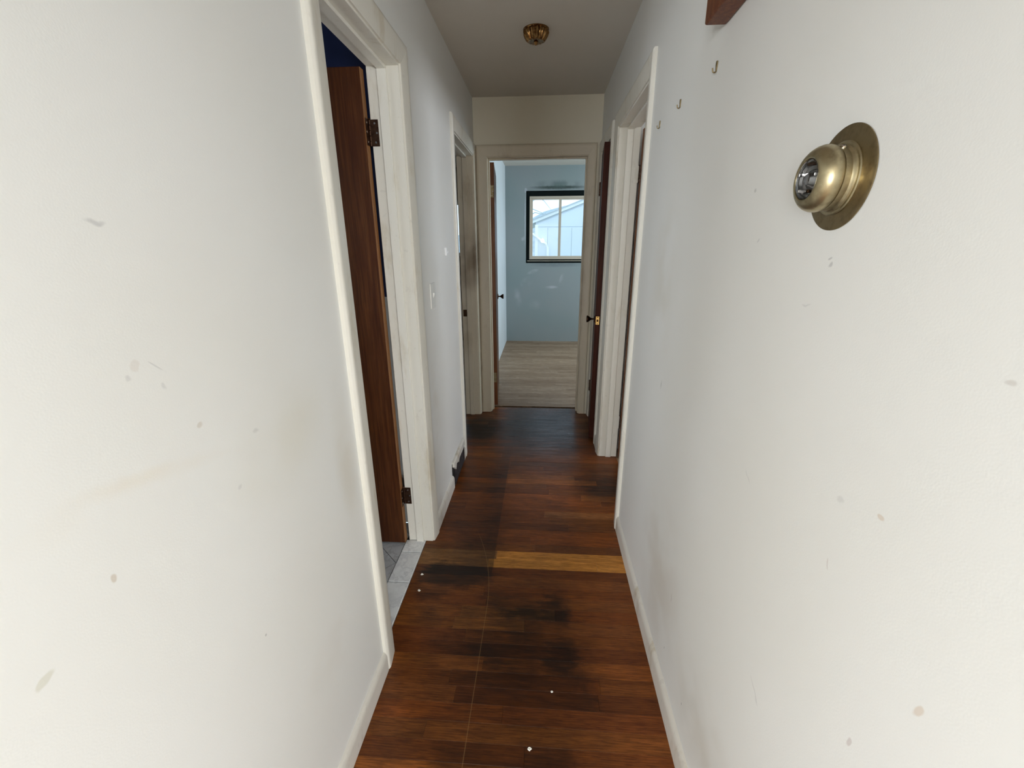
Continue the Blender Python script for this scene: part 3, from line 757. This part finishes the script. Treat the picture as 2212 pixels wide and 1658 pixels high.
for i in range(16):
    z = 1.4 + i * .16; a = rb.uniform(-.5, .5); s_ = 1 if i % 3 else -1
    p0 = Vector((-1.12 + .06 * i / 5, 19, z)); d = Vector((s_ * rb.uniform(.7, 1.0), rb.uniform(-.4, .4), rb.uniform(.1, .7)))
    p1 = p0 + d * .7; p2 = p1 + Vector((d.x * .6, 0, rb.uniform(-.5, .4))); p3 = p2 + Vector((d.x * .4, 0, rb.uniform(-.4, .3)))
    ob('branch', tube(bmesh.new(), [p0, p1, p2, p3], .03, 6, .008), 'bark', tree)
hb = bmesh.new()
loft(hb, [[(x_, 30 + yo, (3.2 + 1.2 * math.sin(x_ * .35 + 1) + .5 * math.sin(x_ * 1.3)) * hf - .6) for x_ in range(-24, 25, 2)] for yo, hf in ((0, .2), (3, .7), (7, 1.0), (14, 1.15))], cap=False, closed=False)
struct('hill', hb, 'hill', 'pale misty wooded hill behind the garage', 'hill', ang=1.0)
struct('ground', bx((-40, YB + .14, -.7), (40, 60, -.5)), 'grass', 'wet lawn outside the house', 'ground')

# ------------------------------------------------------------------ brass wall light
wy, wz = .691, 1.512
wl = root('wall_light', (XR, wy, wz)); tag(wl, 'round brass wall light with clear bulb end on the right wall', 'wall light')
def px_(t, a, b): return Vector((XR - t * .80, wy + a, wz + b))
ob('back_plate', lathe(bmesh.new(), [(.0665, 0), (.0675, .001), (.0675, .0026), (.0655, .0036), (.060, .0036), (.050, .0042), (.046, .006), (.040, .006)], px_, 72), 'brass_plate', wl, smooth_ang=.5)
ob('collar', lathe(bmesh.new(), [(.047, .004), (.0475, .008), (.046, .0095), (.0435, .010), (.0430, .013), (.0415, .0145), (.0405, .016), (.0405, .026), (.039, .027), (.036, .0275)], px_, 64), 'brass', wl, smooth_ang=.5)
cup = ob('cup', lathe(bmesh.new(), [(.037, .0268), (.0405, .0274), (.0425, .030), (.0432, .035), (.0430, .041), (.0415, .047), (.0385, .053), (.0345, .0575), (.031, .060), (.0285, .0608), (.0268, .060), (.026, .057), (.0255, .046), (.022, .040), (.004, .040)], px_, 64, True, True), 'brass', wl, smooth_ang=.5)
ob('socket', lathe(bmesh.new(), [(.0255, .0572), (.0245, .0545), (.0225, .0535), (.0195, .0545), (.0170, .0515), (.0125, .0510), (.0095, .0525), (.0065, .0570), (.003, .0580)], px_, 40, False), 'chrome', cup, smooth_ang=.4)
for k in range(5):
    a = 2 * PI * k / 5 + .4
    q = Vector((XR - .0425, wy + .0185 * math.cos(a), wz + .0185 * math.sin(a)))
    ob('contact_tab', bx(q - Vector((.006, .0022, .0022)), q + Vector((.002, .0022, .0022)), .0006), 'bronze' if k % 2 else 'chrome', cup)
ob('lens', lathe(bmesh.new(), [(.0254, .0585), (.0254, .0600), (.022, .0622), (.016, .0640), (.009, .0650), (.002, .0653)], px_, 40), 'lens', cup, smooth_ang=.9)
sn = Vector((0, -.39, .92)).normalized(); su = Vector((1, 0, 0)); sv = sn.cross(su)
bm = lathe(bmesh.new(), [(.0042, 0), (.0042, .0022), (.003, .0034), (.001, .0036)], lambda t, a, b: px_(.0205, 0, 0) + sn * (.0400 + t) + su * a + sv * b, 14)
ob('set_screw', bm, 'chrome', wl)

# ------------------------------------------------------------------ ceiling light
lx, ly = -.054, 2.575
cl = root('ceiling_light', (lx, ly, H)); tag(cl, 'small fluted brass fitting on the hallway ceiling', 'ceiling light')
def flute_ring(r, z, amp, n=13, seg=104):
    return [(lx + r * (1 + amp * math.cos(n * 2 * PI * i / seg)) * math.cos(2 * PI * i / seg), ly + r * (1 + amp * math.cos(n * 2 * PI * i / seg)) * math.sin(2 * PI * i / seg), H - z) for i in range(seg)]
def pz(t, a, b): return Vector((lx + a, ly + b, H - t))
ob('canopy', lathe(bmesh.new(), [(.064, 0), (.064, .003), (.060, .006), (.045, .007)], pz, 48), 'lamp_brass', cl, smooth_ang=.5)
ob('fluted_shade', loft(bmesh.new(), [flute_ring(.058, .005, .06), flute_ring(.060, .014, .09), flute_ring(.054, .030, .10), flute_ring(.046, .044, .10), flute_ring(.040, .050, .06), flute_ring(.034, .051, .02)]), 'lamp_brass', cl, smooth_ang=.6)
ob('finial', lathe(bmesh.new(), [(.010, .050), (.012, .054), (.008, .059), (.005, .064), (.002, .066)], pz, 20), 'lamp_brass', cl, smooth_ang=.8)

# ------------------------------------------------------------------ wall hooks
HK = [(1.266, 'foremost of the three brass hooks, just beyond the wooden rail'), (1.560, 'middle one of the three small brass hooks on the right wall'),
      (1.807, 'hindmost of the three brass hooks, nearest the right doorway casing')]
for hy, lab in HK:
    hz = 1.843
    r = root('wall_hook', (XR, hy, hz - .024)); tag(r, lab, 'hook', 'brass hooks in a row on the right wall')
    bm = loft(bmesh.new(), [[(XR - n, hy + w_, z) for n, w_ in ((0, -h_), (0, h_), (.003, h_), (.003, -h_))] for z, h_ in ((hz + .002, .0022), (hz, .0042), (hz - .006, .0040), (hz - .016, .0020), (hz - .019, .0018))])
    ob('base', bm, 'brass_plate', r)
    pts = [(XR - .001, hy, hz - .015)] + [(XR - .0055 + .0045 * math.cos(t), hy, hz - .0175 + .0045 * math.sin(t)) for t in [-i * PI / 6 for i in range(0, 7)]] + [(XR - .0106, hy, hz - .0125)]
    ob('prong', tube(bmesh.new(), pts, .0017, 8), 'brass_plate', r, smooth_ang=.8)

# ------------------------------------------------------------------ wooden ledge on the right wall
lg = root('wall_rail', (XR, .8, 1.905)); tag(lg, 'end of a stained wooden rail high on the right wall', 'rail')
ob('beam', bx((XR - .050, .40, 1.905), (XR - .0005, 1.238, 1.990), .005, 3), 'ledge', lg)

# ------------------------------------------------------------------ switch plate, little white hook, register
sw = root('light_switch', (XL, 2.088, 1.13)); tag(sw, 'ivory light switch plate on the left wall past the bathroom', 'light switch')
ob('plate', bx((XL, 2.045, 1.130), (XL + .006, 2.131, 1.249), .0025, 2), 'plate', sw)
ob('toggle', loft(bmesh.new(), [[(XL + .0058, y, z) for y, z in ((2.083, 1.178), (2.093, 1.178), (2.093, 1.202), (2.083, 1.202))],
                               [(XL + .012, y, z) for y, z in ((2.0845, 1.194), (2.0915, 1.194), (2.0915, 1.203), (2.0845, 1.203))]]), 'plate', sw)
for z in (1.160, 1.219):
    ob('screw', lathe(bmesh.new(), [(.003, 0), (.0024, .001), (.0008, .001)], lambda t, a, b: Vector((XL + .006 + t, 2.088 + a, z + b)), 10), 'plate', sw)
wh = root('adhesive_hook', (XL, 2.415, 1.366)); tag(wh, 'tiny white hook stuck on the left wall above the switch', 'hook')
ob('pad', bx((XL, 2.405, 1.366), (XL + .011, 2.427, 1.409), .003, 2), 'exterior_trim', wh)
ob('prong', tube(bmesh.new(), [(XL + .009, 2.415, 1.384), (XL + .013, 2.415, 1.380), (XL + .016, 2.415, 1.382), (XL + .017, 2.415, 1.389)], .0024, 8), 'exterior_trim', wh)

vg = root('floor_register', (XL, sum(VN) / 2, 0)); tag(vg, 'dark wall register with chipped white frame at the left baseboard', 'vent')
ob('back', bx((XL, VN[0], .003), (XL + .004, VN[1], .155)), 'dark', vg)
# chipped top board of the frame
ys = [VN[0] + i * (VN[1] - VN[0]) / 16 for i in range(17)]
rj = random.Random(5)
low = [.118 + (rj.uniform(-.018, .012) if i < 7 else rj.uniform(-.003, .003)) for i in range(17)]
low[0], low[2] = .135, .098
bm = bmesh.new()
loft(bm, [[(XL + .001, y, l), (XL + .018, y, l + .002), (XL + .018, y, .160), (XL + .012, y, .170), (XL + .001, y, .170)] for y, l in zip(ys, low)])
ob('frame_top', bm, 'base', vg)
ob('frame_side', bx((XL + .001, VN[1] - .012, .003), (XL + .014, VN[1], .118), .001), 'louver', vg)
ob('frame_side', bx((XL + .001, VN[0], .003), (XL + .008, VN[0] + .008, .10), .001), 'dark', vg)
ob('frame_bottom', bx((XL + .001, VN[0] + .012, .003), (XL + .014, VN[1] - .012, .014), .001), 'louver', vg)
for i in range(11):
    z = .020 + i * .0088
    bm = loft(bmesh.new(), [[(XL + .004, y, z), (XL + .013, y, z - .004), (XL + .013, y, z - .0028), (XL + .004, y, z + .0012)] for y in (VN[0] + .030, VN[1] - .012)])
    ob('louver', bm, 'louver', vg)

# ------------------------------------------------------------------ paint chips on the floor
CH = [(-.525, 1.569, .010, 'paint chip on the black stain by the bathroom threshold'), (-.513, 1.473, .009, 'paint chip beside the bathroom threshold, nearer the baseboard'),
      (.053, 1.064, .006, 'paint chip on the dark board mid floor'), (-.017, .887, .010, 'nearest paint chip at the bottom of the floor')]
for cx, cy, r_, lab in CH:
    rc = random.Random(int(cx * 1e4)); n = 9
    rad = [r_ * .55 * rc.uniform(.7, 1.15) for _ in range(n)]
    lo = [(cx + rad[i] * math.cos(2 * PI * i / n) * 1.3, cy + rad[i] * math.sin(2 * PI * i / n), .0003) for i in range(n)]
    hi = [(cx + (p[0] - cx) * .75, cy + (p[1] - cy) * .75, .0003 + rc.uniform(.0020, .0042)) for p in lo]
    tag(ob('paint_chip', loft(bmesh.new(), [lo, hi]), 'chip', None, (cx, cy, 0)), 'white ' + lab, 'paint chip', 'paint chips on the hallway floor')
